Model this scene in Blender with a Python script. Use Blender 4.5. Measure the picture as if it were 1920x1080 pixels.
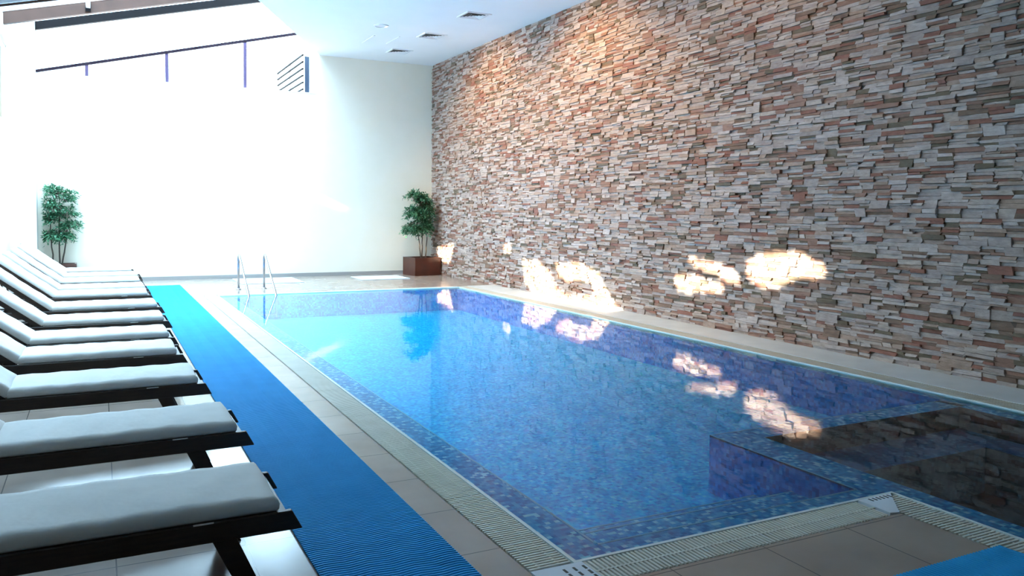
import bpy, bmesh, math, random
from mathutils import Vector, Matrix
random.seed(7)
for o in list(bpy.data.objects): bpy.data.objects.remove(o)
S = bpy.context.scene; C = S.collection

# ------------------------------------------------------------------ camera, sky, sun, exposure
CAM = Vector((0, 0, 1.6))
FW = Vector((0.45292112, 0.89049044, -0.04346531)).normalized()
RT = Vector((0.89147498, -0.45297912, 0.00907086)).normalized()
UP = RT.cross(FW).normalized()
F_PX = 1521.67; CY_PX = 461.83
cam_d = bpy.data.cameras.new('camera'); cam = bpy.data.objects.new('camera', cam_d); C.objects.link(cam)
m = Matrix((RT, UP, -FW)).transposed().to_4x4(); m.translation = CAM; cam.matrix_world = m
cam_d.sensor_width = 36; cam_d.lens = F_PX/1920*36; cam_d.shift_y = -(540-CY_PX)/1920
cam_d.clip_end = 200; S.camera = cam
vs = S.view_settings; vs.view_transform = 'Standard'; vs.look = 'None'; vs.exposure = 0.62; vs.gamma = 1; vs.use_curve_mapping = False

SKY_STRENGTH = 16.0; SKY_COL = (0.53, 0.78, 1.0); LOW_COL = (0.30, 0.31, 0.32)
W = bpy.data.worlds.new('sky'); S.world = W; W.use_nodes = True
nt = W.node_tree; bg = nt.nodes['Background']; bg.inputs[1].default_value = SKY_STRENGTH
tc = nt.nodes.new('ShaderNodeTexCoord'); sep = nt.nodes.new('ShaderNodeSeparateXYZ'); rp = nt.nodes.new('ShaderNodeValToRGB')
nt.links.new(tc.outputs['Generated'], sep.inputs[0]); nt.links.new(sep.outputs['Z'], rp.inputs[0]); nt.links.new(rp.outputs[0], bg.inputs[0])
rp.color_ramp.elements[0].position = 0.0; rp.color_ramp.elements[0].color = (*LOW_COL, 1)
rp.color_ramp.elements[1].position = 0.03; rp.color_ramp.elements[1].color = (*SKY_COL, 1)

SUN_K = 0.15; SUN_S = -0.37                       # sunlight travels along (1, K, S)
SUN_DIR = Vector((1, SUN_K, SUN_S)).normalized()
sd = bpy.data.lights.new('sun', 'SUN'); sd.energy = 26; sd.angle = math.radians(0.55); sd.color = (1.0, 0.86, 0.66)
sun = bpy.data.objects.new('sun', sd); C.objects.link(sun); sun.rotation_euler = SUN_DIR.to_track_quat('-Z', 'Y').to_euler(); sun.location = (-12, 8, 9)

# room measures (metres)
XR, XL, XP, YB, YF, ZC = 7.58, -1.6, -1.13, 19.4, -3.0, 5.25
def zroof(x): return 5.45 + .25*(x-XP)
def xedge(y): return 4.70 + (y-YB)*.4785          # diagonal edge of the flat ceiling
YE = 6.4                                         # the glass roof starts here; nearer than this the ceiling is closed
XE = xedge(YE)

def portal(loc, rot, sx, sy):
    a = bpy.data.lights.new('sky_portal', 'AREA'); a.shape = 'RECTANGLE'; a.size = sx; a.size_y = sy; a.cycles.is_portal = True
    o = bpy.data.objects.new('sky_portal', a); C.objects.link(o); o.location = loc; o.rotation_euler = rot
portal((1.55, 12.9, 6.95), (0, 0, 0), 6.6, 13.3)
portal((1.75, YB+.30, 5.4), (math.radians(-90), 0, 0), 5.9, 2.2)
portal((XL-.25, 11.5, 4.05), (0, math.radians(-90), 0), 1.7, 15.4)

# ------------------------------------------------------------------ helpers
def obj(name, bm, mats, parent=None, smooth=False, label=None):
    me = bpy.data.meshes.new(name); bm.to_mesh(me); bm.free()
    for mt in (mats if isinstance(mats, (list, tuple)) else [mats]): me.materials.append(mt)
    if smooth:
        for p in me.polygons: p.use_smooth = True
    o = bpy.data.objects.new(name, me); C.objects.link(o)
    if parent: o.parent = parent
    if label: o['label'] = label
    return o
def tag(o, label, cat, group=None, kind=None):
    o['label'] = label; o['category'] = cat
    if group: o['group'] = group
    if kind: o['kind'] = kind
    return o
def struct(name, bm, mats, label=None, **k):
    o = obj(name, bm, mats, **k); o['kind'] = 'structure'
    if label: o['label'] = label
    return o
def empty(name, loc=(0, 0, 0), rz=0):
    o = bpy.data.objects.new(name, None); C.objects.link(o); o.location = loc; o.rotation_euler = (0, 0, rz); o.empty_display_size = .1
    return o
def box(bm, x0, x1, y0, y1, z0, z1, mi=0):
    v = [bm.verts.new((x, y, z)) for z in (z0, z1) for y in (y0, y1) for x in (x0, x1)]
    for f in ((0, 2, 3, 1), (4, 5, 7, 6), (0, 1, 5, 4), (2, 6, 7, 3), (0, 4, 6, 2), (1, 3, 7, 5)):
        fc = bm.faces.new([v[i] for i in f]); fc.material_index = mi
def bx(*a):
    bm = bmesh.new(); box(bm, *a); return bm
def rbox(x0, x1, y0, y1, z0, z1, r, seg=3):
    bm = bx(x0, x1, y0, y1, z0, z1)
    bmesh.ops.bevel(bm, geom=bm.edges[:], offset=r, segments=seg, affect='EDGES', profile=.5); return bm
def prism(bm, pts, z0, z1, mi=0):
    a = [bm.verts.new((x, y, z0)) for x, y in pts]; b = [bm.verts.new((x, y, z1)) for x, y in pts]
    n = len(pts); fs = [bm.faces.new(a[::-1]), bm.faces.new(b)]
    for i in range(n): fs.append(bm.faces.new((a[i], a[(i+1) % n], b[(i+1) % n], b[i])))
    for f in fs: f.material_index = mi
def prism_xz(bm, pts, y0, y1):
    a = [bm.verts.new((x, y0, z)) for x, z in pts]; b = [bm.verts.new((x, y1, z)) for x, z in pts]
    n = len(pts); bm.faces.new(a); bm.faces.new(b[::-1])
    for i in range(n): bm.faces.new((a[i], b[i], b[(i+1) % n], a[(i+1) % n]))
def tube(bm, pts, r, n=12, cap=True):
    pts = [Vector(p) for p in pts]; rings = []; prev = None
    for i, p in enumerate(pts):
        t = (pts[min(i+1, len(pts)-1)]-pts[max(i-1, 0)]).normalized()
        ref = Vector((1, 0, 0)) if abs(t.x) < .8 else Vector((0, 1, 0))
        if prev is None: u = t.cross(ref).normalized()
        else: u = (prev - t*prev.dot(t)).normalized()
        prev = u; w = t.cross(u); rr = r[i] if isinstance(r, (list, tuple)) else r
        rings.append([bm.verts.new(p+u*rr*math.cos(2*math.pi*k/n)+w*rr*math.sin(2*math.pi*k/n)) for k in range(n)])
    for a, b in zip(rings, rings[1:]):
        for k in range(n): bm.faces.new((a[k], a[(k+1) % n], b[(k+1) % n], b[k]))
    if cap: bm.faces.new(rings[0][::-1]); bm.faces.new(rings[-1])
def fix(bm):
    bmesh.ops.recalc_face_normals(bm, faces=bm.faces[:]); return bm

# ------------------------------------------------------------------ materials
def mat(name, col, rough=.6, metal=0, spec=None):
    mt = bpy.data.materials.new(name); mt.use_nodes = True; b = mt.node_tree.nodes['Principled BSDF']
    b.inputs['Base Color'].default_value = (*col, 1); b.inputs['Roughness'].default_value = rough; b.inputs['Metallic'].default_value = metal
    if spec is not None: b.inputs['Specular IOR Level'].default_value = spec
    return mt
def N(mt, t, **k):
    n = mt.node_tree.nodes.new(t)
    for a, v in k.items(): setattr(n, a, v)
    return n
def L(mt, a, b): mt.node_tree.links.new(a, b)
def ramp(mt, stops, interp='LINEAR'):
    r = N(mt, 'ShaderNodeValToRGB'); cr = r.color_ramp; cr.interpolation = interp
    while len(cr.elements) < len(stops): cr.elements.new(.5)
    for e, (p, c) in zip(cr.elements, stops): e.position = p; e.color = (*c, 1)
    return r
def noisy(name, c1, c2, scale, rough=.6, bump=0, bscale=None, metal=0, stretch=None, spec=None):
    mt = mat(name, c1, rough, metal, spec); b = mt.node_tree.nodes['Principled BSDF']
    tc = N(mt, 'ShaderNodeTexCoord'); mp = N(mt, 'ShaderNodeMapping'); L(mt, tc.outputs['Object'], mp.inputs[0])
    if stretch: mp.inputs['Scale'].default_value = stretch
    nz = N(mt, 'ShaderNodeTexNoise'); nz.inputs['Scale'].default_value = scale; nz.inputs['Detail'].default_value = 5
    L(mt, mp.outputs[0], nz.inputs['Vector']); r = ramp(mt, [(.3, c1), (.7, c2)]); L(mt, nz.outputs['Fac'], r.inputs[0]); L(mt, r.outputs[0], b.inputs['Base Color'])
    if bump:
        n2 = N(mt, 'ShaderNodeTexNoise'); n2.inputs['Scale'].default_value = bscale or scale*4; L(mt, mp.outputs[0], n2.inputs['Vector'])
        bp = N(mt, 'ShaderNodeBump'); bp.inputs['Strength'].default_value = bump; bp.inputs['Distance'].default_value = .01
        L(mt, n2.outputs['Fac'], bp.inputs['Height']); L(mt, bp.outputs[0], b.inputs['Normal'])
    return mt
M = {}
M['plaster'] = noisy('cream_plaster', (.84, .78, .65), (.86, .80, .68), 3, .85, .05, 120)
M['white_wall'] = noisy('white_plaster', (.84, .84, .82), (.86, .86, .85), 3, .85, .05, 120)
M['brown_wall'] = mat('taupe_plaster', (.16, .13, .11), .8)
M['ceiling'] = noisy('ceiling_paint', (.82, .83, .83), (.84, .85, .85), 2, .9)
M['baseboard'] = mat('grey_baseboard', (.33, .32, .31), .4)
M['wood'] = noisy('dark_wood', (.020, .011, .007), (.040, .022, .014), 9, .42, .15, 60, stretch=(1, 8, 8))
M['fabric'] = noisy('cream_canvas', (.70, .71, .69), (.77, .78, .76), 5, .9, .35, 14)
M['rubber'] = mat('black_rubber', (.015, .015, .016), .6)
M['steel'] = mat('brushed_steel', (.42, .43, .46), .25, 1)
M['brown_beam'] = noisy('brown_beam', (.075, .034, .022), (.10, .045, .03), 3, .6)
M['dark_beam'] = mat('dark_frame', (.008, .006, .007), .6, spec=.2)
M['plum_frame'] = mat('plum_frame', (.020, .010, .020), .6, spec=.2)
M['flare_lilac'] = mat('flare_tinted_frame', (.10, .07, .14), .6, spec=.2)  # lilac flare on the mullions put into their colour
M['blue_frame'] = mat('blue_grey_frame', (.05, .07, .11), .5)
M['pale_frame'] = mat('pale_aluminium', (.75, .75, .80), .4)
M['grate'] = noisy('cream_plastic', (.66, .64, .55), (.74, .72, .64), 6, .45)
M['corner'] = mat('white_plastic', (.72, .78, .84), .4)
M['nosing'] = mat('pale_pool_edge', (.72, .84, .84), .25)
M['trough'] = mat('dark_gutter', (.06, .065, .06), .7)
M['mat_blue'] = noisy('blue_pvc', (.022, .34, .70), (.028, .38, .76), 4, .7, spec=.15)
M['footmat'] = mat('pale_blue_mat', (.62, .76, .90), .8)
M['planter'] = noisy('glazed_brown', (.050, .014, .008), (.085, .022, .012), 5, .28, .1, 20)
M['soil'] = noisy('soil', (.03, .02, .014), (.06, .04, .03), 40, .95, .5)
M['bark'] = noisy('bark', (.045, .035, .027), (.08, .06, .045), 25, .85, .3)
M['vent'] = mat('white_enamel', (.80, .81, .82), .4)
M['vent_dark'] = mat('vent_throat', (.05, .055, .06), .8)
M['pale_blocker'] = mat('white_blocker', (.85, .86, .86), .9)  # pale discs of the added sun blocker
M['curb'] = noisy('pale_stone', (.54, .56, .56), (.62, .64, .64), 3, .5)
M['slat_black'] = mat('black_slat', (.004, .0035, .0035), .8, spec=.05)
M['gap'] = mat('stone_backing', (.10, .075, .06), .95)

def leaf_mat(name, a, b_, c):
    mt = mat(name, a, .5); b = mt.node_tree.nodes['Principled BSDF']
    at = N(mt, 'ShaderNodeAttribute'); at.attribute_name = 'tone'; r = ramp(mt, [(0, a), (.6, b_), (1, c)])
    L(mt, at.outputs['Fac'], r.inputs[0]); L(mt, r.outputs[0], b.inputs['Base Color'])
    tr = N(mt, 'ShaderNodeBsdfTranslucent'); mx = N(mt, 'ShaderNodeMixShader'); mx.inputs[0].default_value = .25
    L(mt, r.outputs[0], tr.inputs[0]); L(mt, b.outputs[0], mx.inputs[1]); L(mt, tr.outputs[0], mx.inputs[2])
    L(mt, mx.outputs[0], mt.node_tree.nodes['Material Output'].inputs[0]); return mt
M['leaf'] = leaf_mat('ficus_leaf', (.025, .10, .05), (.06, .22, .11), (.18, .42, .24))
M['leaf_blocker'] = leaf_mat('blocker_leaf_green', (.02, .05, .02), (.03, .08, .03), (.06, .12, .05))  # green discs of the added, unseen sun blocker

# glazed floor tiles, 0.555 m grid
def tile_mat():
    mt = mat('beige_floor_tile', (.4, .36, .33), .3); b = mt.node_tree.nodes['Principled BSDF']
    tc = N(mt, 'ShaderNodeTexCoord'); sp = N(mt, 'ShaderNodeSeparateXYZ'); L(mt, tc.outputs['Object'], sp.inputs[0])
    def m2(op, a, v=None, c=None):
        n = N(mt, 'ShaderNodeMath', operation=op)
        for i, q in enumerate((a, v, c)):
            if q is None: continue
            if isinstance(q, (int, float)): n.inputs[i].default_value = q
            else: L(mt, q, n.inputs[i])
        return n.outputs[0]
    def line(o, off):
        f = m2('FRACT', m2('DIVIDE', m2('ADD', o, off), .555)); d = m2('ABSOLUTE', m2('SUBTRACT', f, .5)); return m2('GREATER_THAN', d, .4945)
    ln = m2('MAXIMUM', line(sp.outputs[0], 5.55-.05), line(sp.outputs[1], 5.55-.07))
    nz = N(mt, 'ShaderNodeTexNoise'); nz.inputs['Scale'].default_value = 2.2; nz.inputs['Detail'].default_value = 6; L(mt, tc.outputs['Object'], nz.inputs['Vector'])
    r = ramp(mt, [(.3, (.31, .245, .205)), (.7, (.39, .315, .265))]); L(mt, nz.outputs['Fac'], r.inputs[0])
    mx = N(mt, 'ShaderNodeMix', data_type='RGBA'); L(mt, ln, mx.inputs[0]); L(mt, r.outputs[0], mx.inputs[6]); mx.inputs[7].default_value = (.14, .125, .115, 1)
    L(mt, mx.outputs[2], b.inputs['Base Color'])
    rr = N(mt, 'ShaderNodeMapRange'); L(mt, nz.outputs['Fac'], rr.inputs[0]); rr.inputs[3].default_value = .14; rr.inputs[4].default_value = .24; L(mt, rr.outputs[0], b.inputs['Roughness'])
    return mt
M['tile'] = tile_mat()

# glass mosaic: cells of a few blues, some pale
def mosaic(name, stops, cell=.03, blot=None):
    mt = mat(name, (.1, .3, .6), .3); b = mt.node_tree.nodes['Principled BSDF']
    tc = N(mt, 'ShaderNodeTexCoord'); ad = N(mt, 'ShaderNodeVectorMath', operation='ADD'); L(mt, tc.outputs['Object'], ad.inputs[0]); ad.inputs[1].default_value = (.0071, .0077, .0053)
    dv = N(mt, 'ShaderNodeVectorMath', operation='SCALE'); L(mt, ad.outputs[0], dv.inputs[0]); dv.inputs['Scale'].default_value = 1/cell
    fl = N(mt, 'ShaderNodeVectorMath', operation='FLOOR'); L(mt, dv.outputs[0], fl.inputs[0])
    wn = N(mt, 'ShaderNodeTexWhiteNoise', noise_dimensions='3D'); L(mt, fl.outputs[0], wn.inputs[0])
    r = ramp(mt, stops, 'CONSTANT'); L(mt, wn.outputs['Value'], r.inputs[0])
    out = r.outputs[0]
    if blot:
        nz = N(mt, 'ShaderNodeTexNoise'); nz.inputs['Scale'].default_value = 7; nz.inputs['Detail'].default_value = 4; nz.inputs['Roughness'].default_value = .7; L(mt, tc.outputs['Object'], nz.inputs['Vector'])
        r2 = ramp(mt, [(.35, blot[0]), (.65, blot[1])]); L(mt, nz.outputs['Fac'], r2.inputs[0])
        mx = N(mt, 'ShaderNodeMix', data_type='RGBA', blend_type='MULTIPLY'); mx.inputs[0].default_value = 1; L(mt, out, mx.inputs[6]); L(mt, r2.outputs[0], mx.inputs[7]); out = mx.outputs[2]
    L(mt, out, b.inputs['Base Color']); return mt
M['mosaic'] = mosaic('blue_mosaic', [(0, (.02, .50, .90)), (.3, (.04, .62, .97)), (.55, (.08, .74, .99)), (.8, (.01, .34, .80)), (.93, (.25, .85, .99))], .028, ((.55, .70, .80), (1, 1, 1)))
M['mosaic_edge'] = mosaic('blue_mosaic_with_pale_dots', [(0, (.05, .32, .66)), (.28, (.09, .42, .74)), (.50, (.025, .22, .55)), (.70, (.20, .56, .80)), (.86, (.65, .86, .94))], .028)
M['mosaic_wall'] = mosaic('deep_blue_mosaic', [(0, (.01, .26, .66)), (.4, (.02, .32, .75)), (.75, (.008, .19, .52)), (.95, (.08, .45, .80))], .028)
M['mosaic_shade'] = mosaic('shade_dark_mosaic', [(0, (.020, .032, .040)), (.4, (.030, .045, .055)), (.75, (.012, .02, .028)), (.94, (.03, .06, .09))], .028)  # shade and dark reflection in the spa put into the tile colour
M['mosaic_bench'] = mosaic('navy_mosaic', [(0, (.035, .10, .24)), (.4, (.05, .14, .30)), (.75, (.025, .07, .18)), (.92, (.12, .24, .40))], .028)
M['line'] = mat('pale_tile_line', (.42, .60, .74), .35)

# water: clear sheet, mirror by angle, tinted
def water():
    mt = bpy.data.materials.new('pool_water'); mt.use_nodes = True; nt = mt.node_tree; nt.nodes.clear()
    o = N(mt, 'ShaderNodeOutputMaterial'); t = N(mt, 'ShaderNodeBsdfTransparent'); t.inputs[0].default_value = (.55, .95, 1.0, 1)
    g = N(mt, 'ShaderNodeBsdfGlossy'); g.inputs['Roughness'].default_value = .015; g.inputs['Color'].default_value = (1, 1, 1, 1)
    fr = N(mt, 'ShaderNodeFresnel'); fr.inputs[0].default_value = 1.22; mx = N(mt, 'ShaderNodeMixShader')
    tc = N(mt, 'ShaderNodeTexCoord'); nz = N(mt, 'ShaderNodeTexNoise'); nz.inputs['Scale'].default_value = 6; nz.inputs['Detail'].default_value = 3; L(mt, tc.outputs['Object'], nz.inputs['Vector'])
    bp = N(mt, 'ShaderNodeBump'); bp.inputs['Strength'].default_value = .04; bp.inputs['Distance'].default_value = .02; L(mt, nz.outputs['Fac'], bp.inputs['Height'])
    L(mt, bp.outputs[0], g.inputs['Normal']); L(mt, bp.outputs[0], fr.inputs['Normal'])
    L(mt, fr.outputs[0], mx.inputs[0]); L(mt, t.outputs[0], mx.inputs[1]); L(mt, g.outputs[0], mx.inputs[2]); L(mt, mx.outputs[0], o.inputs[0]); return mt
M['water'] = water()
def glass():
    mt = bpy.data.materials.new('window_glass'); mt.use_nodes = True; nt = mt.node_tree; nt.nodes.clear()
    o = N(mt, 'ShaderNodeOutputMaterial'); t = N(mt, 'ShaderNodeBsdfTransparent'); t.inputs[0].default_value = (.96, .98, .98, 1)
    g = N(mt, 'ShaderNodeBsdfGlossy'); g.inputs['Roughness'].default_value = .01; mx = N(mt, 'ShaderNodeMixShader'); fr = N(mt, 'ShaderNodeFresnel'); fr.inputs[0].default_value = 1.2
    L(mt, fr.outputs[0], mx.inputs[0]); L(mt, t.outputs[0], mx.inputs[1]); L(mt, g.outputs[0], mx.inputs[2]); L(mt, mx.outputs[0], o.inputs[0]); return mt
M['glass'] = glass()

def stone():
    mt = mat('split_stone', (.4, .3, .25), .85); b = mt.node_tree.nodes['Principled BSDF']
    at = N(mt, 'ShaderNodeAttribute'); at.attribute_name = 'tone'; tc = N(mt, 'ShaderNodeTexCoord')
    r = ramp(mt, [(0, (.43, .355, .33)), (.22, (.54, .46, .43)), (.40, (.43, .31, .25)), (.54, (.32, .185, .14)), (.68, (.49, .405, .36)), (.79, (.23, .15, .11)), (.87, (.29, .13, .095)), (.94, (.17, .135, .095))], 'CONSTANT')
    L(mt, at.outputs['Fac'], r.inputs[0])
    mp = N(mt, 'ShaderNodeMapping'); mp.inputs['Scale'].default_value = (1, 1, 3); L(mt, tc.outputs['Object'], mp.inputs[0])
    nz = N(mt, 'ShaderNodeTexNoise'); nz.inputs['Scale'].default_value = 9; nz.inputs['Detail'].default_value = 8; nz.inputs['Roughness'].default_value = .7; L(mt, mp.outputs[0], nz.inputs['Vector'])
    r2 = ramp(mt, [(.3, (.70, .66, .63)), (.7, (1.15, 1.12, 1.1))]); L(mt, nz.outputs['Fac'], r2.inputs[0])
    mx = N(mt, 'ShaderNodeMix', data_type='RGBA', blend_type='MULTIPLY'); mx.inputs[0].default_value = 1; L(mt, r.outputs[0], mx.inputs[6]); L(mt, r2.outputs[0], mx.inputs[7]); L(mt, mx.outputs[2], b.inputs['Base Color'])
    bp = N(mt, 'ShaderNodeBump'); bp.inputs['Strength'].default_value = .9; bp.inputs['Distance'].default_value = .02; L(mt, nz.outputs['Fac'], bp.inputs['Height']); L(mt, bp.outputs[0], b.inputs['Normal'])
    return mt
M['stone'] = stone()

# ------------------------------------------------------------------ room shell
PX0, PX1, PY0, PY1 = 1.93, 6.70, 3.12, 15.60       # main basin
NX, NY = 4.06, -0.6                               # spa wing: x NX..PX1, y NY..PY0
G = .25                                           # gutter width
bm = bmesh.new()
for r in ((XL-.3, PX0-G, YF, YB+.2), (PX0-G, XR+.2, PY1+.13, YB+.2), (PX1+G, XR+.2, YF, PY1+.13), (PX0-G, NX-G, YF, PY0-G), (NX-G, PX1+G, YF, NY-G)):
    box(bm, r[0], r[1], r[2], r[3], -.12, 0)
struct('floor', fix(bm), M['tile'], 'beige grey glazed tile pool deck')
# gutter channel under the gratings
bm = bmesh.new()
for r in ((PX0-G, PX0-.02, PY0-G, PY1+.13), (PX0-.02, NX-G, PY0-G, PY0-.02), (NX-G, NX-.02, NY-G, PY0-.02), (PX1+.02, PX1+G, NY-G, PY1+.13), (PX0-.02, PX1+.02, PY1+.02, PY1+.13), (NX-.02, PX1+.02, NY-G, NY-.02)):
    box(bm, r[0], r[1], r[2], r[3], -.12, -.045)
struct('trim_1', fix(bm), M['trough'], 'dark gutter channel under the overflow grating')

# pool basin (depths are the shallow depths that show through the water)
DZ = -.46; LZ = -.035
bm = bmesh.new()
IX0, IX1, IY0 = 2.17, 6.50, 3.31
# materials: 0 floor mosaic, 1 edge mosaic, 2 deep wall, 3 spa tile darkened for shade, 4 navy, 5 pale line
box(bm, PX0-.02, PX1+.02, 4.0, PY1+.02, DZ-.1, DZ, 0); box(bm, PX0-.02, 3.99, 3.0, 4.0, DZ-.1, DZ, 0)
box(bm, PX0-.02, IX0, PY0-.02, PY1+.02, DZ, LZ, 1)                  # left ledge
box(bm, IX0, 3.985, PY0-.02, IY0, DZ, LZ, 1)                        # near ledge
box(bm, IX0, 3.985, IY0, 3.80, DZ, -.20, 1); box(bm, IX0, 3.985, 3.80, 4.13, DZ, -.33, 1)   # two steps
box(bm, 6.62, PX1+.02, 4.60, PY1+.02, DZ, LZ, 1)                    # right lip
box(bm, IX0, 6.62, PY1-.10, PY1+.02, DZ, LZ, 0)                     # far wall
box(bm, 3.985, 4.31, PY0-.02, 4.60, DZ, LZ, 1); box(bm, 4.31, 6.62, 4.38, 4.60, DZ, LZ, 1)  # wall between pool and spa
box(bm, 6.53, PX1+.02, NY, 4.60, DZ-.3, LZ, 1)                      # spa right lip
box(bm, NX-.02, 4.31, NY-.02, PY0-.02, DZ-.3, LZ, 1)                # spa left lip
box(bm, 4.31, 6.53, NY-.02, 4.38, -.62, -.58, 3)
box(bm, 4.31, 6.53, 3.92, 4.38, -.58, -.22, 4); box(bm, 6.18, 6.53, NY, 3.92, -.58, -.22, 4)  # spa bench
t = .014; zt = LZ+.002
for r in ((IX0-t, IX0, IY0, PY1-.1), (IX0, 3.985, IY0-t, IY0), (3.985, 3.985+t, IY0, 4.60), (4.0, 6.62, 4.586, 4.60)):
    box(bm, r[0], r[1], r[2], r[3], LZ-.01, zt, 5)
box(bm, IX0, 3.985, 3.80-t, 3.80, -.21, -.198, 5); box(bm, IX0, 3.985, 4.13-t, 4.13, -.34, -.328, 5)
fix(bm)
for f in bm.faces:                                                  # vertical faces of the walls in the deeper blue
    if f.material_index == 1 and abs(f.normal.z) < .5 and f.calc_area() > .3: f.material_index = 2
    if abs(f.normal.z) < .5 and f.calc_center_median().x > 4.3 and f.calc_center_median().y < 4.45 and f.material_index in (1, 2, 4): f.material_index = 3  # spa faces take the shade-darkened tile
struct('trim_2', bm, [M['mosaic'], M['mosaic_edge'], M['mosaic_wall'], M['mosaic_shade'], M['mosaic_bench'], M['line']], 'blue mosaic pool basin with shallow ledge, steps and a walled spa corner')
# water sheet
bm = bmesh.new(); pts = [(PX0, PY0), (NX, PY0), (NX, NY), (PX1, NY), (PX1, PY1), (PX0, PY1)]
bm.faces.new([bm.verts.new((x, y, -.008)) for x, y in pts])
tag(obj('pool_water', bm, M['water']), 'clear blue pool water mirroring the stone wall', 'water', kind='stuff')
# pale nosing round the water
bm = bmesh.new()
for r in ((PX0-.02, PX0, PY0-.02, PY1+.02), (PX0, NX-.02, PY0-.02, PY0), (NX-.02, NX, NY, PY0), (PX1, PX1+.02, NY, PY1+.02)):
    box(bm, r[0], r[1], r[2], r[3], -.044, .003)
box(bm, PX0, PX1, PY1, PY1+.13, -.044, .004)
struct('trim_3', fix(bm), M['nosing'], 'pale nosing along the water edge')

# overflow gratings
def grating(name, label, along, a0, a1, b0, b1, spine=None, taper=0):
    """slats lie across the gutter; 'along' is the axis the gutter runs"""
    root = empty(name, ((b0+b1)/2, a0, 0) if along == 'y' else (a0, (b0+b1)/2, 0)); tag(root, label, 'grating', 'overflow gratings round the pool')
    ox, oy = root.location.x, root.location.y
    def B(bm, u0, u1, v0, v1, z0, z1):
        if along == 'y': box(bm, v0-ox, v1-ox, u0-oy, u1-oy, z0, z1)
        else: box(bm, u0-ox, u1-ox, v0-oy, v1-oy, z0, z1)
    bm = bmesh.new(); u = a0; k = 0
    while u < a1-.013:
        B(bm, u, u+.0125, b0+.006+max(0, (u-(a1-taper)) if taper else 0)*.95, b1-.006, -.022, .002); u += .0235; k += 1
        if k % 42 == 0: u += .004
    sl = obj('slats', fix(bm), M['grate'], root)
    bm = bmesh.new()
    for q in ([.28, .72] if spine is None else spine): c = b0+(b1-b0)*q; B(bm, a0, a1-(taper if q < .5 else taper*.3), c-.006, c+.006, -.035, -.0005 if spine is None else .003)
    obj('spine', fix(bm), M['grate'], root)
    return root
grating('overflow_grating', 'long cream slatted grating between the water and the tiles beside the blue mat', 'y', PY0, PY1+.1, PX0-G+.004, PX0-.022)
grating('overflow_grating', 'cream slatted grating with a middle spine along the near end of the pool', 'x', PX0+.02, NX-G-.06, PY0-G+.004, PY0-.022, [.5])
grating('overflow_grating', 'cream slatted grating along the left side of the dark spa corner', 'y', NY, PY0-.03, NX-G+.004, NX-.022, None, .21)
grating('overflow_grating', 'cream slatted grating between the water and the foot of the stone wall', 'y', NY, PY1+.1, PX1+.022, PX1+G-.004)
def corner_plate(label, pts, slots):
    root = empty('corner_plate', (pts[0][0], pts[0][1], 0)); tag(root, label, 'grating', 'white corner plates of the pool gutter')
    bm = bmesh.new(); prism(bm, [(x-pts[0][0], y-pts[0][1]) for x, y in pts], -.02, .005); obj('plate', fix(bm), M['corner'], root)
    for x, y, dx, dy in slots: obj('slot', bx(x-pts[0][0], x+dx-pts[0][0], y-pts[0][1], y+dy-pts[0][1], .004, .0065), M['trough'], root)
corner_plate('white slotted corner plate where the beside-mat grating meets the near-end grating', [(PX0-G+.004, PY0-G+.004), (PX0+.015, PY0-G+.004), (PX0+.015, PY0-.025), (PX0-.02, PY0-.025), (PX0-G+.004, PY0-.02)],
             [(PX0-.11+.05*i, PY0-.20+.05*j, .012, .035) for i in range(3) for j in range(3)])
corner_plate('white corner plate at the tip of the deck pointing between pool and spa', [(NX-G-.055, PY0-G+.02), (NX-G+.0, PY0-G+.004), (NX-.04, PY0-.024), (NX-G-.055, PY0-.024)],
             [(NX-.24+.03*i, PY0-.07, .010, .035) for i in range(6)])

struct('trim_4', bx(PX1+G, XR, YF, PY1+.13, 0, .006), M['curb'], 'pale stone strip along the foot of the stone wall')
# ------------------------------------------------------------------ walls
bm = bmesh.new()
prism_xz(bm, [(XP-.6, -.1), (XR+.3, -.1), (XR+.3, ZC+.1), (4.62, ZC+.1), (4.62, 4.35), (XP, 4.35), (XP, zroof(XP)), (XL-.3, zroof(XL-.3)), (XL-.3, -.1)][1:], YB, YB+.25)
struct('wall_back', fix(bm), M['plaster'])
bm = bmesh.new(); prism_xz(bm, [(4.62, ZC+.1), (XR+.3, ZC+.1), (XR+.3, 7.2), (4.62, 7.2)], YB, YB+.25); struct('wall_back_upper', fix(bm), M['white_wall'])
struct('wall_left_pier', bx(XL, XP, 18.98, YB, 0, zroof(XP)), M['white_wall'])
bm = bmesh.new(); box(bm, XL-.2, XL, YF, YB, 0, 3.25); box(bm, XL-.2, XL, YF, 3.8, 3.25, 5.5); box(bm, XL-.2, XL, 3.8, YB, 4.85, 5.33)
struct('wall_left', fix(bm), M['white_wall'])
struct('wall_front', bx(XL-.2, XR+.3, YF-.2, YF, -.1, 5.5), M['brown_wall'])
bm = bmesh.new(); prism(bm, [(XL-.2, YF-.2), (XR+.3, YF-.2), (XR+.3, YB+.2), (4.70, YB+.001), (XE, YE), (XL-.2, YE)], ZC, ZC+.12)
struct('ceiling', fix(bm), M['ceiling'])
# upstand between the ceiling and the glass roof, along the diagonal edge
bm = bmesh.new(); prism(bm, [(4.70, YB), (XE, YE), (XL-.2, YE), (XL-.2, YE-.12), (XE+.1, YE-.12), (4.82, YB)], ZC+.12, 7.2); struct('wall_upstand', fix(bm), M['white_wall'])
bm = bmesh.new(); box(bm, XP, XR-.05, YB-.014, YB, 0, .085); struct('baseboard_back', fix(bm), M['baseboard'])

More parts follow.
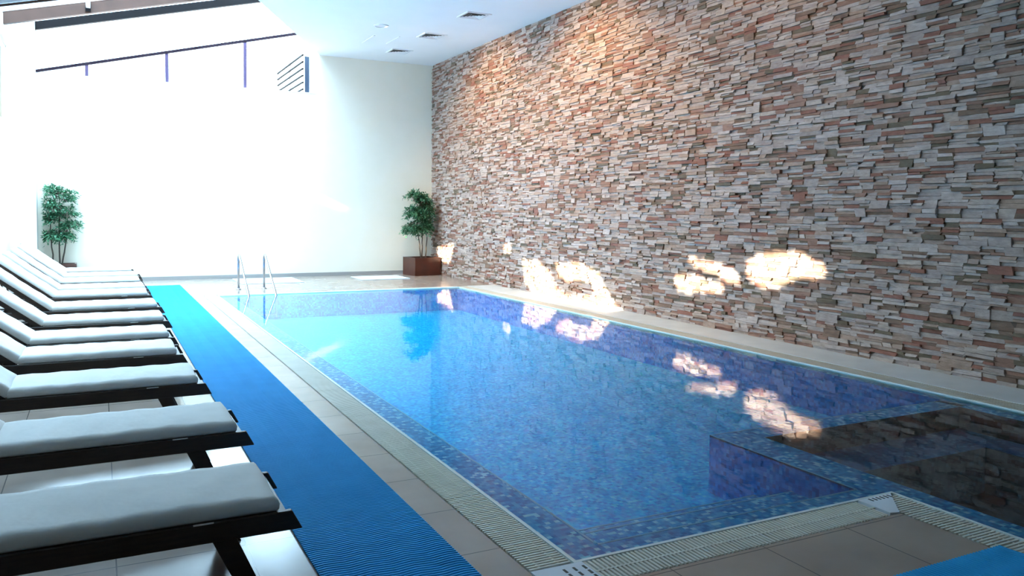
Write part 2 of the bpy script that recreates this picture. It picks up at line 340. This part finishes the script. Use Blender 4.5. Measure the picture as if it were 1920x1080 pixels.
# stone wall
bm = bmesh.new(); tone = bm.faces.layers.float.new('tone'); rnd = random.Random(11)
def stone_block(y0, y1, z0, z1):
    d = rnd.choice((.014, .02, .026, .032, .04))*rnd.uniform(.8, 1.1); g = .0015
    tn = rnd.random(); sk = rnd.uniform(-.012, .012); x = XR
    tl = rnd.uniform(-.010, .010)
    y0 += g; y1 -= g; z0 += g*.7; z1 -= g*.7; j = lambda s=.004: rnd.uniform(-s, s)
    a = [bm.verts.new((x, y, z)) for y, z in ((y0, z0), (y1, z0), (y1, z1), (y0, z1))]
    b = [bm.verts.new((x-d+q, y+j(.003)+s, z+j())) for (y, z, q, s) in ((y0, z0, tl, sk), (y1, z0, -tl, sk), (y1, z1, -tl+.004, -sk), (y0, z1, tl+.004, -sk))]
    fs = [bm.faces.new((b[0], b[1], b[2], b[3])[::-1])]
    for i in range(4): fs.append(bm.faces.new((a[i], a[(i+1) % 4], b[(i+1) % 4], b[i])))
    for f in fs: f[tone] = tn
z = 0.0
while z < ZC:
    h = rnd.uniform(.078, .098); z1 = min(z+h, ZC+.03); y = 2.0 + rnd.uniform(-.2, 0)
    while y < YB:
        w = rnd.uniform(.13, .34); y1 = min(y+w, YB); k = rnd.random()
        if k < .13 and w < .26: stone_block(y, y1, z, z1)
        else:
            n = 2 if k < .58 else 3; cuts = [z+(z1-z)*((i+rnd.uniform(-.18, .18))/n if 0 < i < n else i/n) for i in range(n+1)]
            for i in range(n):
                if rnd.random() < .30 and w > .22:
                    c = y+(y1-y)*rnd.uniform(.35, .65); stone_block(y, c, cuts[i], cuts[i+1]); stone_block(c, y1, cuts[i], cuts[i+1])
                else: stone_block(y, y1, cuts[i], cuts[i+1])
        y = y1
    z = z1
box(bm, XR-.002, XR+.3, YF, YB+.2, -.1, 7.2, 1)
bm.normal_update()
struct('wall_right', bm, [M['stone'], M['gap']], 'stacked split stone veneer wall in pink, tan and grey')

# ------------------------------------------------------------------ gable glazing above the back wall
def slope_bar(bm, x0, x1, zc0, sl, h, y0, y1):
    prism_xz(bm, [(x0, zc0+sl*x0-h/2), (x1, zc0+sl*x1-h/2), (x1, zc0+sl*x1+h/2), (x0, zc0+sl*x0+h/2)], y0, y1)
win = empty('window_1', (1.7, YB, 4.35)); win['kind'] = 'structure'; win['label'] = 'sloped gable glazing above the white back wall'
def wchild(name, bm, mt, **k):
    for v in bm.verts: v.co -= Vector((1.7, YB, 4.35))
    return obj(name, fix(bm), mt, win, **k)
bm = bmesh.new(); slope_bar(bm, XP, 4.62, 4.668, .249, .06, YB+.02, YB+.10); wchild('transom', bm, M['plum_frame'])
bm = bmesh.new(); slope_bar(bm, XP, 4.62, 5.585, .249, .17, YB+.0, YB+.12); wchild('top_rail', bm, M['dark_beam'])
for x in (-.20, 1.36, 3.01): wchild('mullion', bx(x-.035, x+.035, YB+.03, YB+.09, 4.35, 4.668+.249*x-.03), M['flare_lilac'])
wchild('window_frame', bx(4.36, 4.47, YB+.03, YB+.10, 4.35, 5.20), M['blue_frame'])
wchild('window_frame', bx(4.56, 4.60, YB+.02, YB+.10, 4.35, 5.25), M['pale_frame'])
wchild('window_sill', bx(XP, 4.62, YB-.01, YB+.25, 4.33, 4.352), M['white_wall'])
bm = bmesh.new(); prism_xz(bm, [(XP, 4.35), (4.62, 4.35), (4.62, 6.72), (XP, 5.3)], YB+.055, YB+.061); wchild('pane', bm, M['glass'])

# glass roof: rafters, purlins, sheet of glass
def rafter(y, w, h, x0, x1, mt, dz=0, name='roof_rafter', label=None):
    bm = bmesh.new(); pts = [(x0, zroof(x0)-.12-h+dz), (x1, zroof(x1)-.12-h+dz), (x1, zroof(x1)-.12+dz), (x0, zroof(x0)-.12+dz)]
    prism_xz(bm, pts, y, y+w); o = struct(name, fix(bm), mt, label); return o
rafter(18.45, .14, .20, XL-.18, xedge(18.45)-.05, M['brown_beam'], .09, label='brown sloping roof beam nearest the back wall')
rafter(14.6, .14, .20, XL, xedge(14.6)-.05, M['brown_beam']); pass
for y in (17.75, 16.6, 15.8, 13.2, 12.0, 9.5): rafter(y, .05, .08, XL, xedge(y)-.05, M['pale_frame'], .05, 'roof_glazing_bar')
for x in (-.15, 1.75):
    y0 = max(YE, YB-(4.70-x)/.4785)+.2; bm = bmesh.new(); box(bm, x-.04, x+.04, y0, 18.45, zroof(x)-.14, zroof(x)-.05); struct('roof_purlin', fix(bm), M['pale_frame'])
    bm = bmesh.new(); box(bm, x-.05, x+.05, 18.40, 18.45, zroof(x)-.20, zroof(x)-.04); tag(obj('bracket', fix(bm), M['dark_beam']), 'small dark bracket on the brown roof beam, %s one' % ('left' if x < 0 else 'right'), 'bracket', 'brackets on the roof beam')
bm = bmesh.new(); vs_ = [(XL-.1, YE), (XE, YE), (4.8, YB+.1), (XL-.1, YB+.1)]
a = [bm.verts.new((x, y, zroof(x)-.04)) for x, y in vs_]; b = [bm.verts.new((x, y, zroof(x)-.03)) for x, y in vs_]
bm.faces.new(a); bm.faces.new(b[::-1])
for i in range(4): bm.faces.new((a[i], b[i], b[(i+1) % 4], a[(i+1) % 4]))
w2 = struct('window_2', fix(bm), M['glass'], 'triangular sloping glass roof')
# clerestory in the left wall
w3 = empty('window_3', (XL, 11.4, 3.25)); w3['kind'] = 'structure'; w3['label'] = 'clerestory strip high in the left wall'
def w3c(name, bm, mt):
    for v in bm.verts: v.co -= Vector((XL, 11.4, 3.25))
    obj(name, fix(bm), mt, w3)
w3c('pane', bx(XL-.12, XL-.114, 3.8, YB, 3.25, 4.85), M['glass'])
bm = bmesh.new(); box(bm, XL-.15, XL-.05, 3.8, YB, 3.25, 3.29); box(bm, XL-.15, XL-.05, 3.8, YB, 4.81, 4.85); w3c('window_frame', bm, M['pale_frame'])
# slatted screen standing outside beyond the gable
scr = empty('louvre_screen', (4.45, 21.6, 0)); tag(scr, 'slatted louvre screen seen outside through the right end of the gable window', 'screen')
for i in range(6):
    z0 = 4.50+i*.165; obj('slat', bx(-.02, .02, -1.55, 1.6, z0, z0+.035), M['slat_black'], scr)
for y in (-1.5, .1, 1.55): obj('post', bx(0.02, .06, y, y+.05, 0, 5.6), M['pale_frame'], scr)

# ------------------------------------------------------------------ ceiling fittings
def diffuser():
    r = empty('ceiling_vent')
    h = .25; bm = bmesh.new()
    for s in (-1, 1): box(bm, s*h-(.04 if s > 0 else 0), s*h+(0 if s > 0 else .04), -h, h, -.016, 0); box(bm, -h+.04, h-.04, s*h-(.04 if s > 0 else 0), s*h+(0 if s > 0 else .04), -.016, 0)
    obj('frame', fix(bm), M['vent'], r)
    obj('backing', bx(-h+.04, h-.04, -h+.04, h-.04, -.004, 0), M['vent_dark'], r)
    for q in range(4):
        a, b_ = .195-.05*q, .168-.05*q; bm = bmesh.new()          # nested square cones
        lo = [bm.verts.new((sx*a, sy*a, -.016)) for sx, sy in ((-1, -1), (1, -1), (1, 1), (-1, 1))]; hi = [bm.verts.new((sx*b_, sy*b_, -.003)) for sx, sy in ((-1, -1), (1, -1), (1, 1), (-1, 1))]
        for k in range(4): bm.faces.new((lo[k], lo[(k+1) % 4], hi[(k+1) % 4], hi[k]))
        obj('louvre', bm, M['vent'], r)
    return r
def copy_tree(o, parent=None):
    c = o.copy(); C.objects.link(c); c.parent = parent
    for ch in list(o.children): copy_tree(ch, c)
    return c
d0 = diffuser()
for i, (x, y, lb) in enumerate(((6.30, 14.03, 'square white ceiling vent nearest the camera, largest of the three'), (6.25, 16.08, 'square white ceiling vent in the middle of the row of three'), (6.20, 18.0, 'square white ceiling vent closest to the back wall of the three'))):
    o = d0 if i == 0 else copy_tree(d0); o.location = (x, y, ZC); tag(o, lb, 'vent', 'square ceiling vents')
for x, y, lb in ((5.18, 17.05, 'thin white slot on the ceiling just beyond the round fitting'), (5.68, 16.9, 'thin white slot on the ceiling between the round fitting and the vents')):
    tag(obj('slot_diffuser', rbox(-.02, .02, -.42, .42, -.012, 0, .003, 1), M['vent']), lb, 'vent', 'slot diffusers').location = (x, y, ZC)
def downlight(x, y, label, power):
    r = empty('ceiling_light', (x, y, ZC)); tag(r, label, 'ceiling light', 'round ceiling lights')
    bm = bmesh.new(); n = 28; R0, R1 = .15, .12
    ring = lambda rr, z: [bm.verts.new((rr*math.cos(2*math.pi*k/n), rr*math.sin(2*math.pi*k/n), z)) for k in range(n)]
    a, b, c = ring(R0, 0), ring(R0, -.015), ring(R1, -.015); d = ring(R1, -.002)
    for p, q in ((a, b), (b, c), (c, d)):
        for k in range(n): bm.faces.new((p[k], p[(k+1) % n], q[(k+1) % n], q[k]))
    obj('trim_ring', fix(bm), M['vent'], r)
    bm = bmesh.new(); bm.faces.new([bm.verts.new((R1*math.cos(2*math.pi*k/n), R1*math.sin(2*math.pi*k/n), -.004)) for k in range(n)]); obj('diffuser', bm, M['vent'], r)
    if power:
        s = bpy.data.lights.new('wall_wash', 'SPOT'); s.energy = power; s.color = (1.0, .60, .20); s.spot_size = math.radians(114); s.spot_blend = .7; s.shadow_soft_size = .05  # warm spot added to wash the upper stone wall
        so = bpy.data.objects.new('wall_wash', s); C.objects.link(so); so.parent = r; so.location = (0, 0, -.05)
        so.rotation_euler = Vector((1.0, 0, -1.15)).to_track_quat('-Z', 'Y').to_euler()
downlight(5.03, 15.7, 'round white ceiling light left of the square vents', 340)
downlight(5.03, 11.8, 'added unseen ceiling light above the pool, warming the stone wall', 380)  # this fixture and the next are unseen, added for the wall glow
downlight(5.03, 8.2, 'added unseen ceiling light above the spa end, warming the stone wall', 90)

# ------------------------------------------------------------------ blue ribbed mats
def ribbed_mat(name, label, length, width, loc, rz):
    """runner: ribs lie across the width, spaced along local y"""
    bm = bmesh.new(); P = .0215; nu = int(length/P); nx = 15
    prof = ((0, .0015), (.18, .010), (.62, .010), (.80, .0015)); rows = []
    for i in range(nu):
        for f, h in prof:
            row = []
            for k in range(nx):
                x = width*k/(nx-1); yy = (i+f)*P + .006*math.sin(x*2*math.pi/.18+.3*math.sin(i*.21)) + .004*math.sin(i*.13)
                row.append(bm.verts.new((x, yy, h+.002)))
            rows.append(row)
    for a, b in zip(rows, rows[1:]):
        for k in range(nx-1): bm.faces.new((a[k], a[k+1], b[k+1], b[k]))
    o = obj(name, bm, M['mat_blue']); o.location = loc; o.rotation_euler = (0, 0, rz)
    return tag(o, label, 'mat', 'blue ribbed pool mats')
ribbed_mat('ribbed_mat', 'long bright blue ribbed runner mat beside the row of loungers', 15.6, .635, (.835, 2.45, 0), 0)
ribbed_mat('ribbed_mat', 'short blue ribbed mat in the bottom right corner by the spa grating', 2.3, .62, (3.86, 1.74, 0), math.pi/2)

# pale mats on the far deck
for (x0, x1, y0, y1, lb) in ((2.66, 3.98, 17.8, 19.15, 'thin pale blue floor mat behind the steel ladder'), (5.30, 6.45, 17.9, 18.85, 'thin pale blue floor mat left of the planted box in the far corner')):
    bm = rbox(-(x1-x0)/2, (x1-x0)/2, -(y1-y0)/2, (y1-y0)/2, 0, .014, .005, 1)
    o = obj('floor_mat', bm, M['footmat']); o.location = ((x0+x1)/2, (y0+y1)/2, .0005); tag(o, lb, 'mat', 'pale mats on the far deck')

# ------------------------------------------------------------------ sun loungers
LW = .59                                              # width along y; local x = 0 at the foot tip, head towards -x
BA = math.radians(38)
def cushion(length, width, th, seed, rise=0):
    bm = bmesh.new(); nx, ny = max(6, int(length/.05)), 12; rr = random.Random(seed); e = .022
    ph = [rr.uniform(0, 6) for _ in range(6)]
    def prof(u, lo, hi):                              # inset near the ends so that the edge is rounded
        d = min(u-lo, hi-u); return max(0, 1-d/e)
    grid = []
    xs = [0, .006, .02] + [.02+(length-.04)*i/nx for i in range(1, nx)] + [length-.02, length-.006, length]
    ys = [0, .006, .02] + [.02+(width-.04)*i/ny for i in range(1, ny)] + [width-.02, width-.006, width]
    def top(x, y):
        q = max(prof(x, 0, length), prof(y, 0, width))
        z = th*(1-.5*q**2.2)+.004*math.sin(x*9+ph[0])*math.sin(y*11+ph[1])+.0025*math.sin(x*31+y*17+ph[2])
        return z+.006*math.sin(math.pi*x/length)*math.sin(math.pi*y/width)
    A = [[bm.verts.new((-x, y, top(x, y))) for y in ys] for x in xs]
    Bv = [[bm.verts.new((-x*(1-.004)-.002, .003+y*(1-.006/width), 0.0 if 0 < i < len(xs)-1 and 0 < j < len(ys)-1 else .010)) for j, y in enumerate(ys)] for i, x in enumerate(xs)]
    for i in range(len(xs)-1):
        for j in range(len(ys)-1):
            bm.faces.new((A[i][j], A[i][j+1], A[i+1][j+1], A[i+1][j])[::-1]); bm.faces.new((Bv[i][j], Bv[i][j+1], Bv[i+1][j+1], Bv[i+1][j]))
    n, m_ = len(xs), len(ys)
    loop = [(i, 0) for i in range(n)]+[(n-1, j) for j in range(1, m_)]+[(i, m_-1) for i in range(n-2, -1, -1)]+[(0, j) for j in range(m_-2, 0, -1)]
    for k in range(len(loop)):
        (i, j), (i2, j2) = loop[k], loop[(k+1) % len(loop)]; bm.faces.new((A[i][j], A[i2][j2], Bv[i2][j2], Bv[i][j]))
    return fix(bm)
def make_lounger():
    r = empty('sun_lounger'); PV = -1.27              # pivot of the backrest
    for y in (0, LW-.032):
        bm = bmesh.new(); prism_xz(bm, [(-1.86, .215), (0.045, .215), (0, .300), (-1.90, .300)], y, y+.032)
        bmesh.ops.recalc_face_normals(bm, faces=bm.faces[:]); bmesh.ops.bevel(bm, geom=bm.edges[:], offset=.004, segments=1, affect='EDGES'); obj('side_rail', bm, M['wood'], r)
    bm = bmesh.new(); x = -.06
    while x > PV+.04: box(bm, x-.06, x, .032, LW-.032, .278, .298); x -= .085
    obj('seat_slats', fix(bm), M['wood'], r)
    obj('foot_rail', bx(-.05, -.015, .032, LW-.032, .225, .285), M['wood'], r)
    obj('head_rail', bx(-1.84, -1.80, .032, LW-.032, .225, .285), M['wood'], r)
    for y in (.034, LW-.034-.036):
        bm = bmesh.new(); prism_xz(bm, [(-.36, .285), (-.26, .285), (-.135, 0), (-.225, 0)], y, y+.036); obj('leg', fix(bm), M['wood'], r)
        bm = bmesh.new(); prism_xz(bm, [(-1.50, .285), (-1.41, .285), (-1.44, .06), (-1.51, .06)], y, y+.036); obj('leg', fix(bm), M['wood'], r)
    for y in (.034-.034, LW-.034):
        bm = bmesh.new(); tube(bm, [(-1.475, y, .095), (-1.475, y+.034, .095)], .095, 24); obj('wheel', fix(bm), M['rubber'], r)
    # backrest frame, tilted about the pivot
    ca, sa = math.cos(BA), math.sin(BA)
    def tilt(bm):
        for v in bm.verts:
            x, z = v.co.x, v.co.z; v.co.x = PV+x*ca-(-z)*-sa*-1 if False else PV+(x*ca+z*sa); v.co.z = .300+(-x*sa+z*ca)
        return fix(bm)
    for y in (.036, LW-.066):
        obj('backrest_rail', tilt(bx(-.90, 0, y, y+.03, -.045, 0)), M['wood'], r)
    bm = bmesh.new(); x = -.03
    while x > -.88: box(bm, x-.055, x, .066, LW-.066, -.022, -.002); x -= .08
    obj('backrest_slats', tilt(bm), M['wood'], r)
    for y in (.05, LW-.05): bm = bmesh.new(); tube(bm, [(PV-.52, y, .300+.52*math.tan(BA)-.05), (PV-.42, y, .25)], .010, 8); obj('prop', fix(bm), M['wood'], r)
    # cushion: seat and back halves with a crease
    bm = cushion(1.215, .565, .062, 3)
    for v in bm.verts: v.co.x -= .05; v.co.y += .0125; v.co.z += .302
    obj('seat_cushion', bm, M['fabric'], r, smooth=True)
    bm = cushion(.93, .565, .060, 5)
    for v in bm.verts: v.co.y += .0125; v.co.z += .004
    obj('back_cushion', tilt(bm), M['fabric'], r, smooth=True)
    for y in (.008, LW-.013):
        obj('tie', bx(-.40, -.32, y-.008, y-.001 if y < .3 else y-.0, .296, .301), M['fabric'], r)
    return r
NEARY = [3.50, 4.875, 6.36, 7.71, 8.77, 10.09, 11.55, 13.17, 14.24, 15.61, 16.84, 18.28]
FOOTX = [.728, .752, .690, .650, .662, .700, .716, .676, .690, .670, .684, .620]
ordn = ['nearest the camera, bottom left', 'second from the camera, its backrest out of frame', 'third from the camera', 'fourth from the camera', 'fifth from the camera', 'sixth from the camera', 'seventh from the camera, middle of the row', 'fifth from the far end of the row', 'fourth from the far end of the row', 'third from the far end of the row', 'second from the far end of the row', 'last, by the left potted tree']
l0 = make_lounger()
for i, (y, x) in enumerate(zip(NEARY, FOOTX)):
    o = l0 if i == 0 else copy_tree(l0); o.location = (x, y, 0)
    o.rotation_euler = (0, 0, math.radians((0, .6, 0, -.5, .4, 0, .6, -.4, .8, 0, -.5, 0)[i]))
    tag(o, 'dark wood sun lounger with cream cushion, '+ordn[i], 'sun lounger', 'sun loungers in a row along the left wall')

# ------------------------------------------------------------------ pool ladder
lad = empty('pool_ladder', (2.68, 16.6, 0)); tag(lad, 'polished steel pool ladder with two handrails at the far end of the pool', 'ladder')
def rail_pts():
    P = [(0, .08, 0), (0, .08, .55)]
    c = Vector((0, -.02, .58)); R0 = .10
    for k in range(0, 9):
        a = math.radians(k*148/8); P.append((0, -.02+R0*math.cos(a), .58+R0*math.sin(a)))
    P += [(0, -1.17, -.02), (0, -1.19, -.06), (0, -1.19, -.42)]; return P
for s in (-1, 1):
    bm = bmesh.new(); tube(bm, [(s*.245, y, z) for _, y, z in rail_pts()], .021, 14); obj('handrail', fix(bm), M['steel'], lad, smooth=True)
    bm = bmesh.new(); tube(bm, [(s*.245, .08, 0), (s*.245, .08, .012), (s*.245, .08, .03)], [.055, .052, .026], 20); obj('flange', fix(bm), M['steel'], lad, smooth=True)
for z in (-.36,): obj('step', bx(-.235, .235, -1.23, -1.15, z-.012, z+.012), M['steel'], lad)

# ------------------------------------------------------------------ potted trees
def leaf_quad(bm, tl, c, d, n, s, w, tn):
    d = d.normalized(); u = d.cross(n).normalized(); n = u.cross(d).normalized()
    p = [c, c+d*s*.35+u*w*.5-n*s*.02, c+d*s-n*s*.12, c+d*s*.35-u*w*.5-n*s*.02]
    m_ = c+d*s*.4+n*s*.05
    vs2 = [bm.verts.new(q) for q in p]; f = bm.faces.new(vs2); f[tl] = tn
def potted_tree(label, loc, rz, bw, bd, bh, stems, blobs, seed, leaves, lim):
    r = empty('potted_tree', loc, rz); tag(r, label, 'potted plant', 'potted trees in the far corners'); rr = random.Random(seed)
    bm = bmesh.new(); hw, hd, t = bw/2, bd/2, .035
    for q in ((-hw, hw, -hd, -hd+t), (-hw, hw, hd-t, hd), (-hw, -hw+t, -hd+t, hd-t), (hw-t, hw, -hd+t, hd-t)): box(bm, q[0], q[1], q[2], q[3], 0, bh)
    box(bm, -hw+t, hw-t, -hd+t, hd-t, 0, .03)
    obj('planter', fix(bm), M['planter'], r)
    obj('soil', bx(-hw+t, hw-t, -hd+t, hd-t, .03, bh-.04), M['soil'], r)
    for st in stems:
        bm = bmesh.new(); P = [Vector(p) for p in st]; Q = []
        for a, b in zip(P, P[1:]):
            for k in range(4): Q.append(a.lerp(b, k/4)+Vector((rr.uniform(-.006, .006), rr.uniform(-.006, .006), 0)))
        Q.append(P[-1]); tube(bm, Q, [.017-.011*i/len(Q) for i in range(len(Q))], 8); obj('trunk', fix(bm), M['bark'], r, smooth=True)
    bt = bmesh.new(); bl = bmesh.new(); tl = bl.faces.layers.float.new('tone')
    for (cx, cy, cz, rx, rz_, wgt) in blobs:
        st = min(stems, key=lambda s: (Vector(s[-1])-Vector((cx, cy, cz))).length); base = Vector(st[-2]).lerp(Vector(st[-1]), rr.uniform(.2, .8))
        for _ in range(int(leaves*wgt/14)):
            while True:
                q = Vector((rr.uniform(-1, 1), rr.uniform(-1, 1), rr.uniform(-1, 1)))
                if q.length < 1: break
            q *= (.6+.4*rr.random())
            tip = Vector((cx+q.x*rx, cy+q.y*min(rx, .26), cz+q.z*rz_)); out = (tip-Vector((cx, cy, cz-.1))); out.z *= .3
            if out.length < .01: out = Vector((1, 0, 0))
            tip.x = max(lim[0]+.05, min(lim[1]-.05, tip.x)); tip.y = min(lim[2]-.05, tip.y)
            out.normalize(); s0 = base.lerp(tip, .55)
            tube(bt, [s0, s0.lerp(tip, .5)+Vector((0, 0, .03)), tip], .0025, 4, False)
            for k in range(14):
                f = k/14; p = tip + out*(f*.16-.05)+Vector((rr.uniform(-.04, .04), rr.uniform(-.04, .04), rr.uniform(-.035, .035)-.10*f*f))
                if p.x < lim[0]+.07 or p.x > lim[1]-.07 or p.y > lim[2]-.07: continue
                d = out+Vector((rr.uniform(-1, 1), rr.uniform(-1, 1), rr.uniform(-1.1, .2)))
                leaf_quad(bl, tl, p, d, Vector((rr.uniform(-.6, .6), rr.uniform(-.6, .6), 1)), rr.uniform(.055, .09), rr.uniform(.028, .042), rr.random())
    obj('twigs', bt, M['bark'], r); obj('foliage', bl, M['leaf'], r)
potted_tree('leafy green tree in a square brown planter in the corner by the stone wall', (7.12, 18.93, 0), math.radians(8), .71, .64, .44,
    [((-.02, 0, .36), (-.07, 0, .75), (-.12, 0, 1.1), (-.13, 0, 1.75)), ((.03, .03, .36), (.02, .02, .8), (.02, 0, 1.2), (0, 0, 1.8)), ((.09, -.02, .36), (.13, 0, .8), (.15, 0, 1.1), (.16, 0, 1.6))],
    [(-.22, 0, 1.98, .15, .12, .9), (.02, 0, 1.90, .20, .13, 1.2), (.15, 0, 1.72, .20, .16, 1.3), (-.24, 0, 1.58, .22, .17, 1.5), (.05, 0, 1.50, .26, .18, 1.6), (-.30, 0, 1.18, .22, .15, 1.3), (.02, 0, 1.15, .26, .17, 1.6), (.17, 0, 1.24, .16, .18, 1.1)], 5, 560, (-.7, .345, .40))
potted_tree('leafy green tree in a low dark planter behind the last lounger, left corner', (-.74, 19.16, 0), 0, .62, .38, .43,
    [((-.10, 0, .36), (-.13, 0, .7), (-.16, 0, 1.0), (-.15, 0, 1.6)), ((.0, .03, .36), (.0, 0, .8), (.0, 0, 1.2), (.02, 0, 1.8)), ((.04, -.02, .36), (.10, 0, .75), (.13, 0, 1.0), (.16, 0, 1.5))],
    [(-.10, 0, 1.95, .18, .10, .9), (.18, 0, 1.85, .18, .12, .9), (-.16, 0, 1.68, .22, .12, 1.0), (.12, 0, 1.52, .22, .12, 1.0), (-.22, 0, 1.38, .18, .14, 1.1), (.20, 0, 1.24, .20, .12, 1.0), (-.14, 0, 1.02, .22, .12, 1.2), (.10, 0, 1.02, .16, .12, .9)], 9, 520, (-.345, .5, .17))

# ------------------------------------------------------------------ added sun blockers outside the left wall, holes shaped to the sun patches
def ray(u, v): return FW+RT*((u-960)/F_PX)-UP*((v-CY_PX)/F_PX)
def sunspot(u, v, back=False):
    """where the sun ray that ends on the surface seen at photo point (u, v) crosses the sun blocker plane, as (y, z)"""
    d = ray(u, v)
    if back: p = CAM+d*(YB/d.y)
    else:
        p = CAM+d*((XR-.03)/d.x)
        if p.z < 0: p = CAM+d*(-CAM.z/d.z)
    t = (p.x+2.3); return (p.y-SUN_K*t, p.z-SUN_S*t)
SPOTS = [[(1400, 492), (1420, 480), (1470, 473), (1500, 476), (1548, 508), (1540, 516), (1500, 517), (1450, 537), (1425, 537), (1405, 515)],
    [(1288, 486), (1330, 493), (1374, 511), (1388, 530), (1366, 524), (1336, 508), (1300, 497)],
    [(1266, 519), (1300, 519), (1354, 538), (1356, 545), (1328, 547), (1270, 540)],
    [(980, 489), (1010, 492), (1032, 514), (1042, 541), (1070, 560), (1082, 556), (1113, 560), (1113, 526), (1092, 524), (1062, 524), (1048, 514), (1041, 498), (1055, 497), (1085, 498), (1113, 507), (1129, 528), (1139, 553), (1139, 588), (1112, 595), (1078, 584), (1050, 578), (1004, 568), (984, 556), (985, 528)],
    [(818, 466), (850, 460), (842, 492), (822, 486)], [(944, 461), (957, 461), (957, 471), (944, 471)]]
SP = [[sunspot(*q) for q in poly] for poly in SPOTS]
SP += [[sunspot(u, v, True) for u, v in poly] for poly in ([(440, 312), (530, 336), (600, 366), (640, 386), (636, 390), (590, 374), (520, 346), (440, 318)],)]
def inside(y, z, poly):
    c = False; n = len(poly)
    for i in range(n):
        (a, b), (d, e) = poly[i], poly[(i+1) % n]
        if (b > z) != (e > z) and y < (d-a)*(z-b)/(e-b)+a: c = not c
    return c
bi = bmesh.new(); ti = bi.faces.layers.float.new('tone'); bw_ = bmesh.new(); tw = bw_.faces.layers.float.new('tone'); rr = random.Random(3)
def ok(y, z, r):
    for poly in SP:
        if any(inside(y+r*a, z+r*b, poly) for a, b in ((0, 0), (1, 0), (-1, 0), (0, 1), (0, -1), (.7, .7), (-.7, .7), (.7, -.7), (-.7, -.7))): return False
    return True
def blocker_disc(y, z, r):
    x = (-2.3 if y < 11.7 else -2.8)+rr.uniform(-.12, .12); n = 6; ph = rr.uniform(0, 6); tx, ty = rr.uniform(-.3, .3), rr.uniform(-.3, .3)
    dy = (x+2.3)*SUN_K; dz = (x+2.3)*SUN_S
    bl, tl = (bi, ti) if y < 11.7 else (bw_, tw)
    f = bl.faces.new([bl.verts.new((x+tx*r*math.cos(ph+k*math.pi/3)+ty*r*math.sin(ph+k*math.pi/3), y+dy+r*math.cos(ph+k*math.pi/3), z+dz+r*math.sin(ph+k*math.pi/3)*(1 if k else 1.2))) for k in range(n)]); f[tl] = rr.random()
def cover(y0, y1, z0, z1, st, r):
    yy = y0
    while yy < y1:
        zz = z0
        while zz < z1:
            y, z = yy+rr.uniform(-.3, .3)*st, zz+rr.uniform(-.3, .3)*st
            if ok(y, z, r*.7): blocker_disc(y, z, r)
            zz += st
        yy += st
cover(2.0, 20.5, 3.0, 4.9, .055, .055)
cover(1.0, 21.0, 4.8, 9.4, .17, .16)
tag(obj('sunblocker', bw_, M['pale_blocker']), 'added pale sunshade outside above the left wall, torn slits letting sun through', 'sunblocker', kind='stuff')  # made-up pale screen, keeps stray sun off the far walls
tag(obj('leaf_sun_blocker', bi, M['leaf_blocker']), 'added unseen screen of leaf discs outside the left wall, gaps shaped to pass sun', 'leaf_blocker', kind='stuff')  # made-up leaf screen that breaks the sun into patches
